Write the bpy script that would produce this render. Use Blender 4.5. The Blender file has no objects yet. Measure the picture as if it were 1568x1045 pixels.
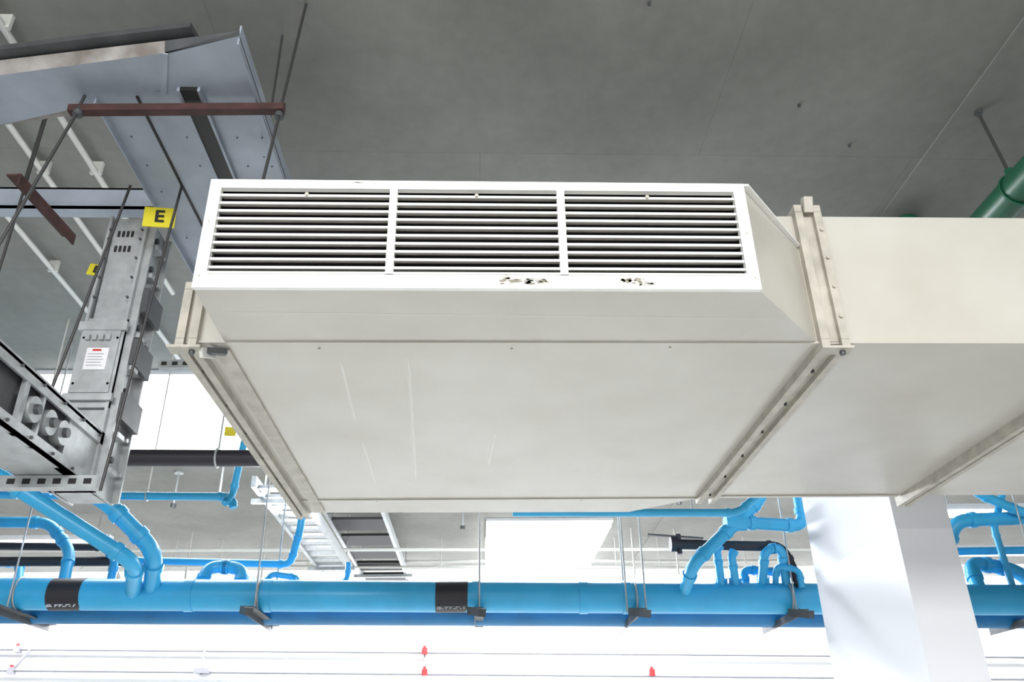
import bpy, bmesh, math, random
from mathutils import Vector, Matrix
random.seed(4)
H=1.6   # eye height; all z values below are heights relative to it
def mat(name,col,rough=.5,metal=0,noise=0,nscale=6,col2=None,bump=0,spec=.5,emit=None,es=0,bscale=None,ramp=(.35,.7)):
    m=bpy.data.materials.new(name); m.use_nodes=True; nt=m.node_tree; b=nt.nodes['Principled BSDF']
    b.inputs['Base Color'].default_value=(*col,1); b.inputs['Roughness'].default_value=rough; b.inputs['Metallic'].default_value=metal
    b.inputs['Specular IOR Level'].default_value=spec
    if emit: b.inputs['Emission Color'].default_value=(*emit,1); b.inputs['Emission Strength'].default_value=es
    if noise or bump:
        tc=nt.nodes.new('ShaderNodeTexCoord'); n=nt.nodes.new('ShaderNodeTexNoise'); n.inputs['Scale'].default_value=nscale; n.inputs['Detail'].default_value=8
        nt.links.new(tc.outputs['Object'],n.inputs['Vector'])
        if noise:
            mx=nt.nodes.new('ShaderNodeMix'); mx.data_type='RGBA'; mx.name='mx'
            mx.inputs[6].default_value=(*col,1); mx.inputs[7].default_value=(*(col2 or [c*(1-noise) for c in col]),1)
            cr=nt.nodes.new('ShaderNodeValToRGB'); cr.color_ramp.elements[0].position=ramp[0]; cr.color_ramp.elements[1].position=ramp[1]
            nt.links.new(n.outputs['Fac'],cr.inputs[0]); nt.links.new(cr.outputs[0],mx.inputs[0]); nt.links.new(mx.outputs[2],b.inputs['Base Color'])
        if bump:
            n2=n
            if bscale:
                n2=nt.nodes.new('ShaderNodeTexNoise'); n2.inputs['Scale'].default_value=bscale; nt.links.new(tc.outputs['Object'],n2.inputs['Vector'])
            bp=nt.nodes.new('ShaderNodeBump'); bp.inputs['Strength'].default_value=bump; bp.inputs['Distance'].default_value=.02
            nt.links.new(n2.outputs['Fac'],bp.inputs['Height']); nt.links.new(bp.outputs[0],b.inputs['Normal'])
    return m
M={}
M['duct']=mat('painted_duct_metal',(.53,.51,.46),.26,0,.16,2.3,(.465,.44,.38),bump=.14,bscale=1.8)
M['crease']=mat('duct_crease_edge',(.58,.56,.51),.26)
M['ductw']=mat('white_grille_paint',(.84,.84,.81),.4,0,.10,7)
M['slat']=mat('louvre_blade_shaded',(.60,.58,.54),.45,0,.2,20)  # darker tint puts the blade body's shade into its colour
M['flange']=mat('flange_paint',(.50,.47,.40),.5,0,.3,14)
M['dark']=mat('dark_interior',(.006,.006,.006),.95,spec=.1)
M['chip']=mat('chipped_primer',(.30,.28,.22),.8,0,.5,60)
M['chipl']=mat('bare_galvanised_patch',(.56,.55,.50),.6,0,.4,50)
M['wall']=mat('white_wall_paint',(.88,.89,.91),.7)
M['floor']=mat('floor_concrete',(.6,.6,.58),.6,0,.1,3)
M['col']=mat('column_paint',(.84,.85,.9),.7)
M['colg']=mat('column_upper_grey',(.74,.75,.80),.7)  # slightly greyer than the lower column
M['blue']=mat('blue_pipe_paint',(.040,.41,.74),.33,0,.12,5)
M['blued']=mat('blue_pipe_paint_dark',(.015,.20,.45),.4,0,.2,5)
M['black']=mat('black_band',(.02,.018,.025),.45)
M['steel']=mat('galvanised_steel',(.48,.50,.51),.42,.35,.25,18,bump=.02)
M['steelb']=mat('blue_grey_steel',(.37,.415,.485),.45,.15,.25,5)
M['steeld']=mat('dark_steel',(.10,.105,.11),.5,.4,.3,10)
M['rod']=mat('threaded_rod_steel',(.07,.07,.07),.5,.5)
M['rodl']=mat('white_conduit',(.62,.62,.58),.5)
M['rust']=mat('red_oxide_primer',(.07,.025,.022),.7,0,.5,20)
M['brown']=mat('peeling_lagging',(.17,.15,.13),.8,0,.5,8,(.40,.38,.37))
M['yellow']=mat('yellow_label',(.72,.62,.02),.5)
M['ink']=mat('black_ink',(.01,.01,.01),.6)
M['white']=mat('white_label',(.8,.8,.82),.5)
M['red']=mat('red_paint',(.6,.02,.02),.4)
M['green']=mat('green_pipe_paint',(.012,.12,.06),.35,0,.2,6)
M['wpipe']=mat('wall_pipe_grey',(.20,.20,.22),.5)
M['glow']=mat('lit_diffuser',(1,1,1),.5,emit=(.95,.98,1),es=8)
m=mat('ceiling_concrete',(.25,.25,.228),.85,0,.22,1.1,bump=.12,bscale=9); M['ceil']=m; nt=m.node_tree
br=nt.nodes.new('ShaderNodeTexBrick'); br.inputs['Scale'].default_value=1; br.inputs['Mortar Size'].default_value=.003; br.inputs['Brick Width'].default_value=2.4; br.inputs['Row Height'].default_value=1.2
br.inputs['Color1'].default_value=(1,1,1,1); br.inputs['Color2'].default_value=(.92,.92,.92,1); br.inputs['Mortar'].default_value=(.75,.75,.75,1); br.inputs['Mortar Smooth'].default_value=.3
tc=[n for n in nt.nodes if n.type=='TEX_COORD'][0]; nt.links.new(tc.outputs['Object'],br.inputs['Vector'])
mu=nt.nodes.new('ShaderNodeMix'); mu.data_type='RGBA'; mu.blend_type='MULTIPLY'; mu.inputs[0].default_value=.8
nt.links.new(nt.nodes['mx'].outputs[2],mu.inputs[6]); nt.links.new(br.outputs['Color'],mu.inputs[7])
# fine mottling of bare concrete
nf=nt.nodes.new('ShaderNodeTexNoise'); nf.inputs['Scale'].default_value=14; nf.inputs['Detail'].default_value=10; nt.links.new(tc.outputs['Object'],nf.inputs['Vector'])
mr=nt.nodes.new('ShaderNodeMapRange'); mr.inputs[1].default_value=.3; mr.inputs[2].default_value=.7; mr.inputs[3].default_value=.94; mr.inputs[4].default_value=1.05; nt.links.new(nf.outputs['Fac'],mr.inputs[0])
mu2=nt.nodes.new('ShaderNodeMix'); mu2.data_type='RGBA'; mu2.blend_type='MULTIPLY'; mu2.inputs[0].default_value=1
nt.links.new(mu.outputs[2],mu2.inputs[6]); nt.links.new(mr.outputs[0],mu2.inputs[7]); nt.links.new(mu2.outputs[2],nt.nodes['Principled BSDF'].inputs['Base Color'])

class B:
    def __init__(s): s.v=[];s.f=[];s.m=[];s.sm=[];s.mats=[]
    def mi(s,k):
        if k not in s.mats: s.mats.append(k)
        return s.mats.index(k)
    def add(s,vs,fs,k,smooth=False):
        o=len(s.v); s.v+= [tuple(v) for v in vs]; i=s.mi(k)
        for f in fs: s.f.append([o+a for a in f]); s.m.append(i); s.sm.append(smooth)
    def hexa(s,p,k):
        s.add(p,[(0,3,2,1),(4,5,6,7),(0,1,5,4),(1,2,6,5),(2,3,7,6),(3,0,4,7)],k)
    def box(s,x0,x1,y0,y1,z0,z1,k):
        s.hexa([(x0,y0,z0),(x1,y0,z0),(x1,y1,z0),(x0,y1,z0),(x0,y0,z1),(x1,y0,z1),(x1,y1,z1),(x0,y1,z1)],k)
    def prism(s,poly,z0,z1,k):
        n=len(poly); s.add([(x,y,z0) for x,y in poly]+[(x,y,z1) for x,y in poly],
            [tuple(reversed(range(n))),tuple(range(n,2*n))]+[(i,(i+1)%n,n+(i+1)%n,n+i) for i in range(n)],k)
    def beam(s,p,q,w,h,k,up=(0,0,1)):
        p=Vector(p);q=Vector(q);d=(q-p).normalized();u=Vector(up)
        if abs(d.dot(u))>.98:u=Vector((0,1,0))
        a=d.cross(u).normalized()*w/2;b=a.cross(d).normalized()*h/2
        s.hexa([p-a-b,p+a-b,p+a+b,p-a+b,q-a-b,q+a-b,q+a+b,q-a+b],k)
    def crease(s,p,q,w,h,k):
        # low V-shaped fold line standing slightly proud of the underside
        p=Vector(p);q=Vector(q);d=(q-p).normalized();a=d.cross(Vector((0,0,1))).normalized()*w/2;n=Vector((0,0,-h))
        p2=p+(q-p)*.1;q2=q-(q-p)*.1
        s.add([p,q,p2-a,q2-a,p2+a,q2+a,p2+n,q2+n],[(0,2,6),(0,6,4),(2,3,7,6),(6,7,5,4),(1,7,3),(1,5,7)],k)
    def tube(s,pts,r,k,seg=16,bend=None,caps=True):
        P=[Vector(p) for p in pts]
        if bend and len(P)>2:
            o=[P[0]]
            for i in range(1,len(P)-1):
                a=(P[i-1]-P[i]);b=(P[i+1]-P[i]);L=min(bend,a.length*.49,b.length*.49);a.normalize();b.normalize()
                for t in range(7):
                    t/=6; A=P[i]+a*L;Z=P[i]+b*L; o.append(A*(1-t)**2+P[i]*2*t*(1-t)+Z*t*t)
            o.append(P[-1]);P=o
        n=len(P);d0=(P[1]-P[0]).normalized();u=Vector((0,0,1)) if abs(d0.z)<.9 else Vector((1,0,0))
        a=d0.cross(u).normalized();vs=[]
        for i in range(n):
            d=((P[min(i+1,n-1)]-P[i]).normalized()+(P[i]-P[max(i-1,0)]).normalized()).normalized()
            a=(a-d*a.dot(d)).normalized();b=d.cross(a)
            for j in range(seg):
                t=2*math.pi*j/seg;vs.append(P[i]+(a*math.cos(t)+b*math.sin(t))*r)
        fs=[(i*seg+j,i*seg+(j+1)%seg,(i+1)*seg+(j+1)%seg,(i+1)*seg+j) for i in range(n-1) for j in range(seg)]
        s.add(vs,fs,k,True)
        if caps: s.add(vs[:seg],[tuple(reversed(range(seg)))],k);s.add(vs[-seg:],[tuple(range(seg))],k)
    def bolt(s,p,ax,r,k,h=.008):
        p=Vector(p); s.tube([p,p+Vector(ax)*h],r,k,6)
    def pipe(s,pts,r,k,bend=None,sock=True):
        # pipe run with fitting sockets either side of every elbow
        bend=bend or r*2.2
        s.tube(pts,r,k,16,bend)
        P=[Vector(p) for p in pts]
        if sock:
            for i in range(1,len(P)-1):
                for q in (P[i-1],P[i+1]):
                    d=(q-P[i]);L=min(bend,d.length*.45);d.normalize();s.tube([P[i]+d*L,P[i]+d*(L+r*.9)],r*1.18,k,16)
    def ring(s,c,ax,R,r,k):
        c=Vector(c);ax=Vector(ax).normalized();u=Vector((0,0,1)) if abs(ax.z)<.9 else Vector((1,0,0));a=ax.cross(u).normalized();b=ax.cross(a)
        s.tube([c+(a*math.cos(t)+b*math.sin(t))*R for t in [2*math.pi*i/20 for i in range(21)]],r,k,6,caps=False)
    def done(s,name,bevel=0,parent=None):
        if not name.startswith(('ceiling','wall','floor')) or name=='ceiling_conduit':
            # everything that hangs stops at the underside of the slab
            s.v=[(x,y,min(z,2.989 if x>2.4 else 2.999)) for x,y,z in s.v]
        me=bpy.data.meshes.new(name);me.from_pydata([(x,y,z+H) for x,y,z in s.v],[],s.f)
        for k in s.mats: me.materials.append(M[k])
        for p,i,sm in zip(me.polygons,s.m,s.sm): p.material_index=i;p.use_smooth=sm
        bm=bmesh.new();bm.from_mesh(me);bmesh.ops.recalc_face_normals(bm,faces=bm.faces);bm.to_mesh(me);bm.free()
        o=bpy.data.objects.new(name,me);bpy.context.collection.objects.link(o)
        if bevel:
            b=o.modifiers.new('b','BEVEL');b.width=bevel;b.segments=2;b.limit_method='ANGLE'
        if parent:o.parent=parent
        return o
# ---------- room
b=B();b.box(-12,12,-5,15.2,3.0,3.2,'ceil');b.done('ceiling')
b=B()
for x,y in ((.74,2.58),(1.62,3.2),(2.0,3.5),(-1.2,4.2)): b.tube([(x,y,2.985),(x,y,3.0)],.008,'steeld',8)
b.done('anchor_plugs')
b=B();b.prism([(2.45,-5),(12,-5),(12,15),(2.45,15)],2.99,3.0,'ceil');b.done('ceiling_beam')
b=B();b.box(-12,12,-5,15.2,-1.8,-1.6,'floor');b.done('floor')
b=B();b.box(-12,12,15,15.2,-1.6,3,'wall');b.done('wall_back')
b=B();b.box(-12.2,-12,-5,15.2,-1.6,3,'wall');b.done('wall_left')
b=B();b.box(12,12.2,-5,15.2,-1.6,3,'wall');b.done('wall_right')
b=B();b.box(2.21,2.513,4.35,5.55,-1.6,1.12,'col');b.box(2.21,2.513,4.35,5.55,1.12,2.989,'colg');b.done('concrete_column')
# ---------- duct
z0,zt,zd=1.187,1.548,1.672
zl=1.36
b=B()
b.prism([(-.80,2.32),(1.1,2.32),(1.1,3.98),(.77,4.24),(-.80,4.22)],z0,zd,'duct')
b.hexa([(-.889,2.32,z0),(-.80,2.32,z0),(-.80,4.22,z0),(-.889,4.22,z0),(-.889,2.32,zl),(-.80,2.32,zd),(-.80,4.22,zd),(-.889,4.22,zl)],'duct')
b.box(1.1,2.1,2.32,3.973,z0,zd,'duct');b.box(2.1,6,2.32,3.973,z0,zd,'duct')
b.add([(x,y,z) for z in (z0,zt) for x,y in [(-.78,2.0),(.783,2.0),(1.06,2.32),(-.78,2.32)]],[(0,3,2,1),(4,5,6,7),(1,2,6,5),(3,0,4,7)],'duct')
# folded lips and seams
b.box(-.86,1.07,2.312,2.335,z0-.005,z0+.002,'duct')
b.box(-.86,1.07,3.985,4.0,z0-.006,z0+.002,'duct')
b.box(1.14,2.06,3.955,3.978,z0-.006,z0+.004,'duct')
b.beam((-.76,2.13,z0+.0005),(.88,2.16,z0+.0005),.004,.002,'crease')
b.add([(x,y,z) for z in (zt-.004,zt+.003) for x,y in [(.775,1.99),(.80,1.99),(1.07,2.315),(1.05,2.32)]],[(0,3,2,1),(4,5,6,7),(0,1,5,4),(1,2,6,5),(2,3,7,6),(3,0,4,7)],'ductw')
def ringf(x,w,y0,y1,t,top,gk='flange',k='flange'):
    # two angle-iron frames with a gasket groove between, wrapped round the duct
    for xa,xb,tt,kk in ((x-w,x-w+.026,t,k),(x+w-.026,x+w,t,k),(x-w+.026,x+w-.026,t*.3,gk)):
        b.box(xa,xb,y0-tt,y1+tt,z0-tt,z0+.001,kk);b.box(xa,xb,y0-tt,y1+tt,top-.001,top+tt,kk)
        b.box(xa,xb,y0-tt,y0+.001,z0,top,kk);b.box(xa,xb,y1-.001,y1+tt,z0,top,kk)
ringf(1.108,.045,2.32,3.98,.028,zd)
b.beam((1.088,2.313,z0+.05),(1.088,2.313,zt-.03),.012,.004,'steeld')
ringf(-.889,.032,2.32,4.22,.026,zl)
ringf(2.1,.03,2.32,3.973,.045,zd)
for x,y in ((1.108,2.30),(-.889,2.30)):
    b.box(x-.05,x+.05,y-.02,y+.03,z0-.036,z0-.028,'flange');b.bolt((x+.02,y+.005,z0-.036),(0,0,-1),.009,'steeld',.012)
b.beam((-.83,2.32,z0-.03),(-.78,2.35,z0-.02),.018,.018,'steeld')
b.beam((-.84,2.30,z0-.045),(-.82,2.36,z0-.02),.012,.03,'rodl')
b.beam((1.108,2.30,zd),(1.108,2.28,zd+.05),.03,.03,'flange')
for i in range(6):
    y=2.5+i*.28; b.bolt((1.108,y,z0-.006),(0,0,-1),.006,'steeld',.014); b.bolt((-.889,y,z0-.006),(0,0,-1),.006,'steeld',.014)
for i in range(4): b.bolt((1.140,2.292,z0+.08+i*.11),(0,-1,0),.006,'flange',.008)
b.beam((-.80,2.36,z0-.004),(-.80,4.18,z0-.004),.05,.008,'flange')
# shallow fold lines in the bottom sheet
for x0,y0,x1,y1,w in ((-.23,2.42,-.29,3.7,.014),(-.45,2.45,-.47,3.0,.012),(-.47,3.2,-.48,3.8,.012),(.06,3.1,.035,3.5,.012)):
    b.crease((x0,y0,z0-.0002),(x1,y1,z0-.0002),w,.0018,'crease')
for x,y in ((-.5,2.36),(.1,2.36),(.6,2.35),(.5,4.02),(-.5,4.02)): b.bolt((x,y,z0),(0,0,-1),.004,'flange',.004)
for x in(-.6,.6): b.tube([(x,4.15,zd-.01),(x,4.15,3)],.006,'rod',8)
b.done('air_duct')
# grille
b=B()
for a in ((-.78,.783,z0-.004,1.232),(-.78,.783,1.515,zt),(-.78,-.745,1.232,1.515),(.747,.783,1.232,1.515)): b.box(a[0],a[1],1.985,2.0,a[2],a[3],'ductw')
for a in ((-.745,.747,1.226,1.232),(-.745,.747,1.515,1.521),(-.751,-.745,1.232,1.515),(.747,.753,1.232,1.515)): b.box(a[0],a[1],1.981,1.986,a[2],a[3],'ductw')
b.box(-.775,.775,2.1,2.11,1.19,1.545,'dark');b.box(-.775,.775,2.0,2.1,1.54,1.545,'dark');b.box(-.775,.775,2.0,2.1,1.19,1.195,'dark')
for x in(-.25,.235):b.box(x-.011,x+.011,1.982,2.01,1.226,1.521,'ductw')
n=10
for i in range(n):
    z=1.246+i*.0272
    b.box(-.746,.748,1.988,1.991,z,z+.0075,'ductw')
    p=[(1.991,z),(2.018,z+.010),(2.017,z+.014),(1.991,z+.007)]
    vs=[(x,y,zz) for x in (-.746,.748) for y,zz in p]
    b.add(vs,[(0,1,2,3),(7,6,5,4)]+[(j,4+j,4+(j+1)%4,(j+1)%4) for j in range(4)],'slat')
for x in (-.5,-.01,.49): b.bolt((x,1.989,1.497),(0,-1,0),.006,'flange',.006)
for x,z in ((-.765,1.4),(.768,1.37),(.77,1.22),(-.765,1.22)): b.bolt((x,1.985,z),(0,-1,0),.003,'flange',.003)
def chip(cx,cz,w,h,n,k,y=1.9845):
    for _ in range(n):
        x=cx+random.uniform(-w,w);z=cz+random.uniform(-h,h)*.6;r=random.uniform(.25,1)
        pts=[(x+math.cos(t)*w*.35*r*random.uniform(.5,1.3),y,z+math.sin(t)*h*.5*r*random.uniform(.4,1.3)) for t in [i*math.pi/5 for i in range(10)]]
        b.add(pts,[tuple(range(10))],k)
chip(.12,1.207,.065,.018,14,'chipl',1.9847);chip(.43,1.207,.045,.018,14,'chipl',1.9847)
chip(.12,1.205,.06,.012,9,'chip');chip(.42,1.207,.03,.014,7,'chip');chip(.28,1.2,.02,.004,3,'chipl');chip(-.35,1.54,.05,.004,5,'flange');chip(.6,1.54,.03,.003,3,'flange')
grille=b.done('ventilation_grille')
# ---------- main blue pipe (falls gently to the right)
def mz(x): return 1.09-.0155*(x+.19)
def txt(s,loc,size,rot,k,parent,name='lettering'):
    c=bpy.data.curves.new(name,'FONT');c.body=s;c.size=size;c.extrude=.001;c.offset=.0015;c.align_x='CENTER';c.align_y='CENTER';c.materials.append(M[k])
    o=bpy.data.objects.new(name,c);o.location=(loc[0],loc[1],loc[2]+H);o.rotation_euler=[math.radians(a) for a in rot];bpy.context.collection.objects.link(o);o.parent=parent
b=B();b.tube([(-9,6,mz(-9)),(11,6,mz(11))],.105,'blue',32)
for x in (-4.2,-1.98,-1.45,1.02,-.02,3.1,.72,3.9): b.tube([(x-.03,6,mz(x)),(x+.03,6,mz(x))],.111,'blue',32)
for x in (-2.80,-.19): b.tube([(x-.11,6,mz(x)),(x+.11,6,mz(x))],.1065,'black',32)
for x in (-3.12,-1.5,.0,1.08,2.16,3.9):
    z=mz(x)-.108
    b.beam((x,5.72,z-.012),(x,6.55,z-.012),.06,.006,'steeld');b.beam((x-.03,5.72,z-.03),(x-.03,6.55,z-.03),.006,.05,'steeld')
    b.beam((x+.02,5.66,z-.055),(x-.06,5.82,z-.015),.05,.05,'steeld')
    b.ring((x,6,mz(x)),(1,0,0),.112,.007,'steel')
for x in (.0,1.0,1.13,-1.5,-3.12,2.16,3.9):
    b.tube([(x,5.86,mz(x)-.12),(x,5.86,3)],.006,'steel',8)
pipe=b.done('blue_water_main_pipe')
for x in (-2.80,-.19): txt('B.W.P.1',(x,5.922,mz(x)-.083),.062,(46,0,0),'white',pipe)
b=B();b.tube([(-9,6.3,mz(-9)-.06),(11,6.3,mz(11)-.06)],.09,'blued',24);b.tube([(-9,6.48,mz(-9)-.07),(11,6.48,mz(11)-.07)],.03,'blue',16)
for x in (-1.5,1.08): b.tube([(x,6.42,.95),(x,6.42,3)],.006,'steel',8)
b.done('blue_return_pipe')
b=B();b.pipe([(-4.6,5.5,1.70),(-1.65,5.5,1.66),(-1.62,5.5,1.585)],.026,'blue');b.pipe([(-1.67,5.45,1.60),(-1.64,5.5,1.67),(-1.60,5.5,2.2),(-1.60,5.5,3)],.024,'blue')
b.ring((-2.2,5.5,1.667),(1,0,0),.03,.005,'steel');b.tube([(-2.2,5.5,1.69),(-2.2,5.5,3)],.005,'rodl',8)
b.tube([(-3.0,5.5,1.71),(-3.0,5.5,3)],.005,'rodl',8);b.done('blue_branch_pipe')
b=B();b.pipe([(-4.4,5.1,1.86),(-2.62,5.35,1.68),(-2.46,5.45,1.64),(-2.13,5.62,1.33),(-2.24,5.98,1.13)],.055,'blue');b.done('blue_branch_pipe')
b=B();b.pipe([(-3.9,4.9,2.1),(-3.0,5.2,1.70),(-2.2,5.5,1.23),(-2.35,5.95,1.12)],.05,'blue');b.done('blue_branch_pipe')
b=B();b.pipe([(-6,6.3,1.75),(-3.2,6.3,1.71),(-3.0,6.3,1.5),(-2.9,6.1,1.15)],.04,'blue');b.pipe([(-6,6.6,1.5),(-3.5,6.6,1.48),(-3.3,6.3,1.2)],.03,'blue');b.pipe([(-2.62,6.2,1.1),(-2.62,6.2,1.42),(-2.9,6.4,1.62)],.03,'blue');b.done('blue_branch_pipe')
b=B();b.pipe([(-2.6,6.5,1.47),(-1.41,6.4,1.41),(-1.34,6.3,1.66),(-1.34,6.3,2.1)],.028,'blue');b.pipe([(-1.95,6.05,1.1),(-1.95,6.2,1.36),(-1.7,6.2,1.34),(-1.66,6.05,1.1)],.045,'blue')
b.pipe([(-1.55,6.1,1.1),(-1.5,6.2,1.30),(-1.3,6.2,1.27),(-1.28,6.05,1.1)],.02,'blue');b.pipe([(-1.1,6.2,1.1),(-.98,6.4,1.3),(-.98,6.4,1.42)],.02,'blue');b.done('blue_branch_pipe')
b=B();b.pipe([(.2,5.0,1.40),(1.58,5.0,1.39),(1.84,5.0,1.60),(1.84,5.0,3)],.024,'blue');b.tube([(1.3,5,1.4),(1.3,5,3)],.005,'steel',8);b.done('blue_riser_pipe')
b=B();b.pipe([(2.27,5.75,3),(2.27,5.75,1.50),(1.78,5.7,1.52),(1.44,5.7,1.23),(1.42,5.95,1.08)],.043,'blue',.09);b.pipe([(1.77,5.7,1.50),(2.0,5.7,1.70),(2.0,5.7,3)],.04,'blue');b.tube([(1.70,5.7,1.515),(1.84,5.7,1.515)],.056,'blue');b.done('blue_riser_pipe')
b=B()
for x,t in ((1.70,1.36),(1.80,1.32)): b.pipe([(x,5.98,1.1),(x-.04,5.85,t),(x-.02,5.85,t+.03)],.028,'blue')
b.pipe([(1.98,6.0,1.1),(2.0,5.85,1.36),(2.12,5.85,1.38),(2.16,5.98,1.1)],.032,'blue');b.pipe([(1.9,6.05,1.1),(1.9,6.1,1.28),(2.25,6.1,1.25)],.03,'blue')
b.pipe([(2.08,6.0,1.1),(2.08,5.9,1.26),(2.22,5.85,1.22),(2.22,5.85,1.1)],.022,'blue')
for x in(1.70,1.80,2.0): b.tube([(x,6,1.14),(x,5.97,1.2)],.045,'blue')
b.done('blue_pipe_manifold')
b=B();b.pipe([(1.38,5.95,1.43),(2.15,5.92,1.40),(2.24,5.92,1.12)],.036,'black');b.tube([(1.36,5.95,1.43),(1.40,5.95,1.43)],.055,'black');b.tube([(1.42,5.95,1.36),(1.42,5.95,1.5)],.02,'black');b.beam((1.2,5.95,1.5),(1.6,5.95,1.47),.03,.01,'steeld');b.done('black_drain_pipe')
b=B();b.pipe([(7,6,1.70),(3.5,6,1.60),(3.42,6.1,1.35)],.05,'blue');b.pipe([(3.5,5.9,2.1),(3.64,5.9,1.79),(3.98,5.9,1.62),(5.5,5.9,1.75)],.035,'blue');b.pipe([(3.55,6,1.1),(3.58,6.1,1.32),(3.95,6.1,1.25),(4.0,6,1.0)],.05,'blue');b.pipe([(3.8,6,1.0),(3.78,6,1.55),(3.95,6,1.85)],.025,'blue')
b.pipe([(3.4,6.3,1.44),(6,6.3,1.46)],.03,'blue');b.done('blue_pipe_cluster')
b=B();b.tube([(-2.35,4.8,1.69),(-.5,4.8,1.675)],.05,'black',20)
for x in(-1.55,): b.ring((x,4.8,1.685),(1,0,0),.054,.007,'steel');b.tube([(x,4.8,1.73),(x,4.8,3)],.006,'steel',8)
b.done('black_insulated_pipe')
b=B();b.pipe([(-7,6.35,1.46),(-2.55,6.3,1.42),(-2.45,6.25,1.2)],.035,'black');b.pipe([(-7,6.7,1.70),(-2.9,6.7,1.62),(-2.7,6.5,1.3)],.03,'black');b.done('black_insulated_pipe')
# ---------- busway (left): riser + horizontal run
b=B()
X0,X1=-1.675,-1.50
b.box(X0+.02,X1-.02,3.22,3.40,1.0,2.28,'steel')
for x in (X0,X1-.012): b.box(x,x+.012,3.195,3.43,1.0,2.28,'steel')
b.box(X0,X1,3.20,3.215,1.34,1.75,'steel');b.box(X0+.01,X1-.01,3.185,3.20,1.40,1.69,'steel')
b.box(X0-.012,X1+.012,3.18,3.2,1.685,1.725,'steel');b.box(X0-.012,X1+.012,3.18,3.2,1.365,1.395,'steel')
b.box(X0+.045,X1-.04,3.180,3.186,1.50,1.60,'white');b.box(X0+.07,X1-.07,3.178,3.181,1.585,1.593,'red')
for i in range(5): b.box(X0+.055,X1-.055-.006*(i%2),3.178,3.181,1.57-i*.013,1.5725-i*.013,'steel')
for i in range(4): b.box(X0+.03+i*.028,X0+.048+i*.028,3.17,3.186,1.635,1.66,'steel')
for x in(X0+.018,X1-.018):
    for z in (1.05,1.1,1.44,1.65,1.71,1.38,1.85,1.95,2.05,2.15,2.2): b.bolt((x,3.195,z),(0,-1,0),.006,'steeld',.01)
for i in range(8):
    b.box(X1,X1+.045,3.24,3.30,1.08+i*.15,1.10+i*.15,'steel');b.bolt((X1,3.27,1.14+i*.15),(1,0,0),.014,'steeld',.03)
    b.bolt((X1,3.37,1.11+i*.15),(1,0,0),.010,'steel',.03)
for y0 in (3.22,3.40): b.box(X1-.002,X1+.03,y0,y0+.012,1.0,2.28,'steel')
for i in range(3): b.box(X1+.03,X1+.05,3.23,3.41,1.3+i*.25,1.42+i*.25,'steeld')
for z in (2.1,2.18):
    for i in range(4): b.box(X0+.04+i*.02,X0+.05+i*.02,3.215,3.22,z,z+.03,'ink')
b.box(X0+.03,X1-.03,1.4,3.22,1.04,1.20,'steeld')
for z in (1.0,1.215): b.box(X0-.03,X1,1.4,3.25,z,z+.012,'steel')
b.box(X1-.01,X1,1.4,3.25,1.185,1.235,'steel');b.box(X1-.01,X1,1.4,3.25,1.0,1.045,'steel')
b.box(X1-.03,X1-.01,2.95,3.25,1.0,1.22,'steel')
for y in (2.68,2.80,2.9):
    b.tube([(X1-.03,y,1.115),(X1+.004,y,1.115)],.045,'steel',20);b.tube([(X1,y,1.115),(X1+.02,y,1.115)],.018,'steeld',12)
b.box(X1-.02,X1-.004,2.60,2.63,1.0,1.22,'steel');b.box(X1-.02,X1-.004,2.73,2.745,1.0,1.22,'steel')
for i in range(9): b.bolt((X1,1.9+i*.16,1.213),(1,0,0),.006,'steeld',.008);b.bolt((X1,1.9+i*.16,1.022),(1,0,0),.006,'steeld',.008)
b.done('busway_trunking')
def strut(b,p,q,s,k,holes=True):
    p=Vector(p);q=Vector(q);d=(q-p);L=d.length;d.normalize()
    b.beam(p,q,s*1.1,s,k)
    if holes:
        n=int(L/.055)
        for i in range(n):
            c=p+d*(.03+i*.055)
            side=Vector((0,-1,0)) if abs(d.x)>.5 else Vector((1,0,0))
            a=c+side*s*.56; b.beam(a-d*.014,a+d*.014,.002,s*.45,'ink')
b=B();strut(b,(-2.4,3.05,.975),(-1.40,3.05,.975),.045,'steel')
for x0,z0_,x1,z1 in ((-1.32,1.93,-1.37,.93),(-1.54,2.12,-1.64,1.28)): b.tube([(x0+.02,3.0,2.3),(x0,3.0,z0_),(x1,3.0,z1)],.006,'rod',8)
b.tube([(-2.0,3.05,3),(-2.0,3.05,.95)],.006,'rod',8)
b.done('strut_hanger')
b=B();strut(b,(-1.66,4,1.91),(-1.25,4,1.91),.045,'steel');b.tube([(-1.45,4,1.9),(-1.42,4,3)],.006,'steel',8);b.done('strut_hanger')
b=B();b.beam((-1.53,2.45,2.225),(-.74,2.45,2.245),.035,.03,'rust');b.beam((-1.53,2.465,2.24),(-.74,2.465,2.26),.006,.05,'rust')
b.tube([(-.76,2.62,3),(-.752,2.45,2.25),(-.776,2.4,1.70)],.006,'rod',8);b.tube([(-1.49,2.45,2.30),(-1.49,2.43,2.19),(-1.62,2.4,1.50)],.006,'rod',8)
for p in((-.755,2.45,2.2),(-1.49,2.44,2.19)): b.tube([Vector(p),Vector(p)+Vector((0,0,.02))],.018,'steeld',6)
b.done('rust_strut_hanger')
b=B();b.beam((-1.64,2.42,1.9),(-1.61,2.80,1.9),.05,.006,'rust');b.beam((-1.615,2.42,1.88),(-1.585,2.80,1.88),.006,.045,'rust');b.done('rust_strut_hanger')
b=B();b.box(-4.5,-1.47,3.3,3.312,2.40,2.515,'steelb');b.box(-4.5,-1.47,3.3,3.38,2.40,2.41,'steelb');b.box(-4.5,-1.47,3.3,3.38,2.505,2.515,'steelb')
for x in(-2.2,-2.8): b.tube([(x,3.34,2.41),(x,3.34,3)],.006,'rod',8)
b.done('steel_channel_beam')
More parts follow.
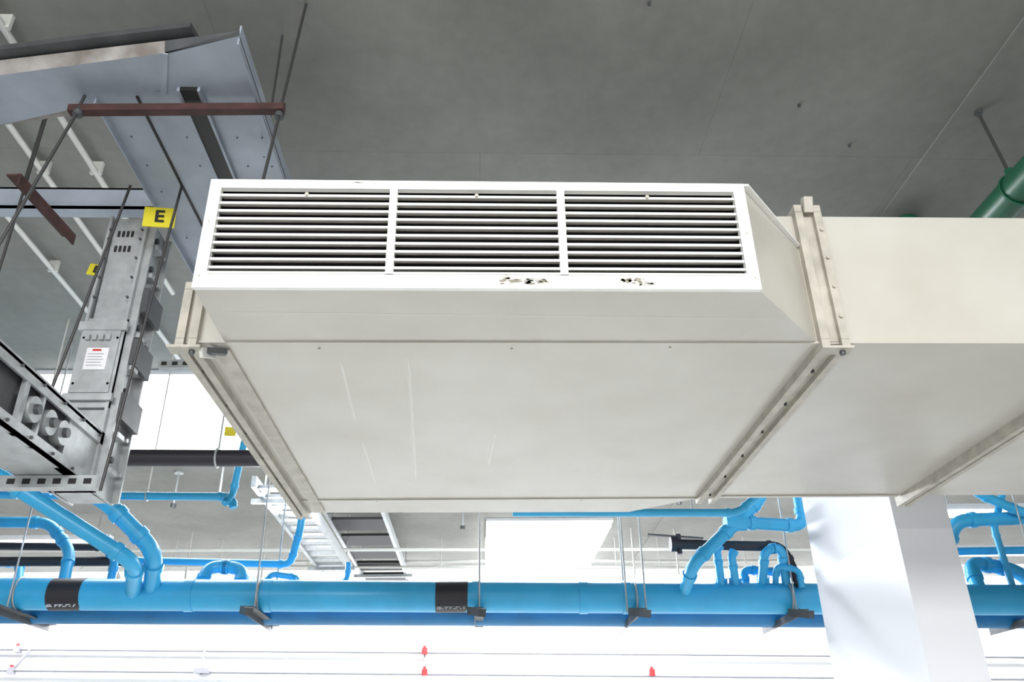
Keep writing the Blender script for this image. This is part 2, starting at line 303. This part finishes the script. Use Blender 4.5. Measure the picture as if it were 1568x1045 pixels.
# big cable tray: branch coming from left and run going away
b=B()
b.prism([(-1.45,2.46),(-1.18,2.42),(-1.12,2.24),(-.84,2.15),(-.84,4.7),(-1.45,4.7)],2.30,2.306,'steelb')
b.box(-.846,-.84,2.16,4.7,2.27,2.36,'steelb');b.box(-1.455,-1.449,2.46,4.7,2.27,2.36,'steelb')
b.box(-1.12,-1.055,2.40,4.7,2.285,2.30,'ink');b.box(-1.30,-1.292,2.45,4.7,2.292,2.30,'ink')
b.box(-1.13,-1.12,2.40,4.7,2.280,2.30,'steelb');b.box(-1.055,-1.045,2.40,4.7,2.280,2.30,'steelb')
for i in range(12):
    for x in (-1.4,-1.18,-.98,-.88): b.bolt((x,2.5+i*.18,2.30),(0,0,-1),.004,'steeld',.003)
b.prism([(-3.4,3.06),(-1.18,2.41),(-1.12,2.23),(-3.4,2.66)],2.296,2.302,'steelb')
b.add([(-3.4,2.66,2.296),(-1.12,2.23,2.296),(-1.12,2.21,2.335),(-3.4,2.62,2.37)],[(0,1,2,3)],'brown')
b.add([(-1.12,2.23,2.30),(-.84,2.15,2.30),(-.84,2.15,2.325),(-1.12,2.21,2.335)],[(0,1,2,3)],'steeld')
b.add([(-3.4,2.62,2.37),(-1.12,2.21,2.335),(-1.12,2.5,2.335),(-3.4,3.0,2.37)],[(0,1,2,3)],'brown')
b.prism([(-3.4,2.60),(-1.9,2.31),(-1.45,2.23),(-1.02,2.16),(-1.0,2.3),(-3.4,2.8)],2.352,2.375,'steeld')
b.beam((-1.19,2.43,2.294),(-1.12,2.23,2.294),.022,.006,'steelb')
for x,y in((-.9,2.8),(-1.42,4.2),(-2.6,2.8)): b.tube([(x,y,2.3),(x,y,3)],.005,'rod',8)
b.tube([(-.80,2.9,2.2),(-.74,2.95,2.22),(-.70,3.0,2.1),(-.72,3.0,1.9)],.008,'rodl',8,.05)
b.done('cable_tray')
def ladder(name,x0,x1,y0,y1,z,rk,k2,step,w):
    b=B()
    for x in(x0,x1): b.box(x-.02,x+.02,y0,y1,z,z+.1,rk)
    y=y0+.1
    while y<y1: b.box(x0,x1,y,y+w,z+.02,z+.05,k2);y+=step
    for x in(x0,x1):
        for y in(y0+.4,y1-.4): b.tube([(x,y,z+.05),(x,y,3)],.008,'steel',8)
    b.box(x0-.1,x1+.1,y0+.35,y0+.40,z-.04,z,'steel');b.box(x0-.1,x1+.1,y1-.4,y1-.35,z-.04,z,'steel')
    b.done(name)
ladder('cable_ladder',-1.98,-1.62,7.2,10.8,2.26,'steel','steel',.28,.12)
ladder('cable_ladder',-1.72,-1.08,8.0,12.9,2.6,'steel','ink',.75,.5)
def label(name,loc,w,h,rot,s):
    b=B();b.box(-w/2,w/2,0,.006,-h/2-H,h/2-H,'yellow');b.box(-.006,.006,.006,.04,-h*.3-H,-h*.2-H,'steel');o=b.done(name);o.location=(loc[0],loc[1],loc[2]+H);o.rotation_euler=[math.radians(a) for a in rot]
    if s:
        c=bpy.data.curves.new('letter','FONT');c.body=s;c.size=h*.85;c.extrude=.001;c.offset=.002;c.align_x='CENTER';c.align_y='CENTER';c.materials.append(M['ink'])
        t=bpy.data.objects.new('letter',c);t.location=(0,-.003,0);t.rotation_euler=(math.pi/2,0,0);bpy.context.collection.objects.link(t);t.parent=o
label('yellow_sign_plate',(-1.39,3.05,2.17),.13,.10,(0,-3,10),'E')
label('yellow_sign_plate',(-1.84,3.5,2.18),.08,.06,(0,10,0),'E')
label('yellow_sign_plate',(-1.56,5,1.93),.07,.06,(0,0,10),'')
b=B()
for x,y0,y1 in ((-2.08,1.8,5),(-2.36,2.4,6.2),(-2.75,2.2,6.2)): b.tube([(x,y0,2.93),(x,y1,2.93)],.016,'rodl',10);[b.box(x-.03,x+.03,y,y+.02,2.92,3,'rodl') for y in (2.7,3.7,4.7)]
b.done('ceiling_conduit')
b=B()
for y,za,zb in((12,2.66,2.53),(12.4,2.8,2.72),(10,2.4,2.33)): b.tube([(-7,y,za),(4.5,y,zb)],.02,'rodl',10)
for i in range(16):
    x=-5.5+i*.62; b.tube([(x,12,2.6),(x,12,3)],.008,'rodl',6)
for x in(-3.9,-2.9,.5,2.1,2.7): b.tube([(x,11.5,2.35),(x,11.5,3)],.012,'rodl',6)
b.done('overhead_conduit_run')
b=B()
for x,y in((-3.3,9),(-2.7,8.6),(-.9,9.3),(-.2,10),(.9,9.2),(2.2,9),(2.4,8.2),(-4.4,8)):
    b.tube([(x,y,2.62),(x,y,3)],.012,'steel',8);b.tube([(x,y,2.60),(x,y,2.64)],.03,'steeld',10);b.tube([(x,y,2.98),(x,y,3)],.05,'steel',12)
b.done('sprinkler_droppers')
b=B();b.tube([(-11.9,14.9,2.02),(11.9,14.9,1.56)],.026,'wpipe',10);b.tube([(-11.9,14.9,1.70),(11.9,14.9,1.20)],.026,'wpipe',10)
b.tube([(-7.38,14.9,2.6),(-7.38,14.9,1.93),(-7.6,14.9,1.6)],.028,'wpipe',8)
b.box(-4.65,-4.41,14.8,15,1.52,1.6,'wpipe');b.tube([(-4.53,14.85,1.5),(-4.53,14.85,1.95)],.02,'wpipe',8)
b.tube([(-.905,14.88,1.49),(-.905,14.88,1.82)],.02,'wpipe',8)
for x,z in((-.91,1.82),(-.9,1.49),(2.87,1.44),(-7.6,1.60),(-7.58,1.93)): b.box(x-.045,x+.045,14.82,14.95,z-.05,z+.05,'red' if x>-5 else 'wpipe');b.tube([(x,14.86,z+.05),(x,14.86,z+.09)],.03,'red',8)
b.done('wall_sprinkler_pipe')
b=B();b.box(-11.9,11.9,14.85,15,-1.6,1.12,'white');b.done('trim_1')
b=B();b.pipe([(2.63,-1,2.49),(2.62,4.15,2.49),(2.62,4.2,3.0)],.086,'green')
for y in(2.45,3.22): b.tube([(2.61,y,2.56),(2.56,y,2.96)],.008,'rod',8);b.ring((2.62,y,2.49),(0,1,0),.090,.006,'green');b.tube([(2.56,y,2.97),(2.56,y,2.99)],.02,'steeld',10);b.tube([(2.61,y,2.56),(2.61,y,2.61)],.022,'green',10)
b.done('green_pipe')
# ---------- light fixtures
def panel(x0,x1,y0,y1,z=2.99,t=.1):
    b=B();b.box(x0,x1,y0,y1,z-t,z-.01,'glow')
    for a in((x0-.03,x0,y0-.03,y1+.03),(x1,x1+.03,y0-.03,y1+.03),(x0,x1,y0-.03,y0),(x0,x1,y1,y1+.03)): b.box(a[0],a[1],a[2],a[3],z-.03,z+.01,'white')
    b.done('led_light_panel')
panel(-3.6,-2.0,6.4,8.3);panel(.12,1.75,11.0,13.7)
def batten(x,y,z,L):
    b=B();b.box(x-L/2,x+L/2,y-.05,y+.05,z+.03,z+.09,'white')
    for d in(-.035,.035): b.tube([(x-L/2+.03,y+d,z),(x+L/2-.03,y+d,z)],.028,'glow',10)
    for e in(-1,1): b.box(x+e*L/2-.02,x+e*L/2+.02,y-.07,y+.07,z-.02,z+.09,'white');b.tube([(x+e*L*.4,y,z+.09),(x+e*L*.4,y,3)],.006,'steel',6)
    b.done('fluorescent_batten')
for p in((-5.4,10.6,2.62,1.6),(6.6,10.6,2.4,1.6),(-6.8,8.5,2.6,1.4),(5.2,8,2.2,1.4),(-4.6,7.2,2.3,1.2)): batten(*p)
w=bpy.data.worlds.new('w');bpy.context.scene.world=w;w.use_nodes=True;w.node_tree.nodes['Background'].inputs[0].default_value=(.92,.97,1,1);w.node_tree.nodes['Background'].inputs[1].default_value=.72
def area(n,loc,rot,sx,sy,p,col=(1,1,1)):
    l=bpy.data.lights.new(n,'AREA');l.shape='RECTANGLE';l.size=sx;l.size_y=sy;l.energy=p;l.color=col
    o=bpy.data.objects.new(n,l);o.location=loc;o.rotation_euler=[math.radians(a) for a in rot];bpy.context.collection.objects.link(o)
area('ceiling_fill',(0,-2,4.3),(0,0,0),6,2,290)  # added fill behind the camera, bounces off the floor onto the duct underside
area('ceiling_fill',(0,-3.8,3.9),(72,0,0),6,.8,360)  # added fill behind the camera to brighten the duct and grille fronts
area('ceiling_fill',(-.2,8.0,4.5),(0,0,0),6,.4,350,(.93,.97,1))  # area light over the far bay, no fixture modelled
area('wall_wash_fill',(0,13.9,4.5),(35,0,0),20,.3,1200,(.95,.97,1))  # added wash turned to the back wall to whiten it, source unseen
area('column_side_fill',(-1.5,9.0,3.4),(-62,0,48),2,.3,260,(.95,.97,1))  # added fill to brighten the column's left face
cam=bpy.data.cameras.new('camera');cam.sensor_width=36;cam.lens=36*1287.29/1568
co=bpy.data.objects.new('camera',cam);bpy.context.collection.objects.link(co)
p,yw,r=.4744,.0431,-.0181
Fv=Vector((math.sin(yw)*math.cos(p),math.cos(yw)*math.cos(p),math.sin(p)));R=Vector((math.cos(yw),-math.sin(yw),0));U=R.cross(Fv)
R2=R*math.cos(r)+U*math.sin(r);U2=U*math.cos(r)-R*math.sin(r)
m=Matrix((R2,U2,-Fv)).transposed().to_4x4();m.translation=(0,0,H);co.matrix_world=m
bpy.context.scene.camera=co
bpy.context.scene.view_settings.view_transform='Standard'
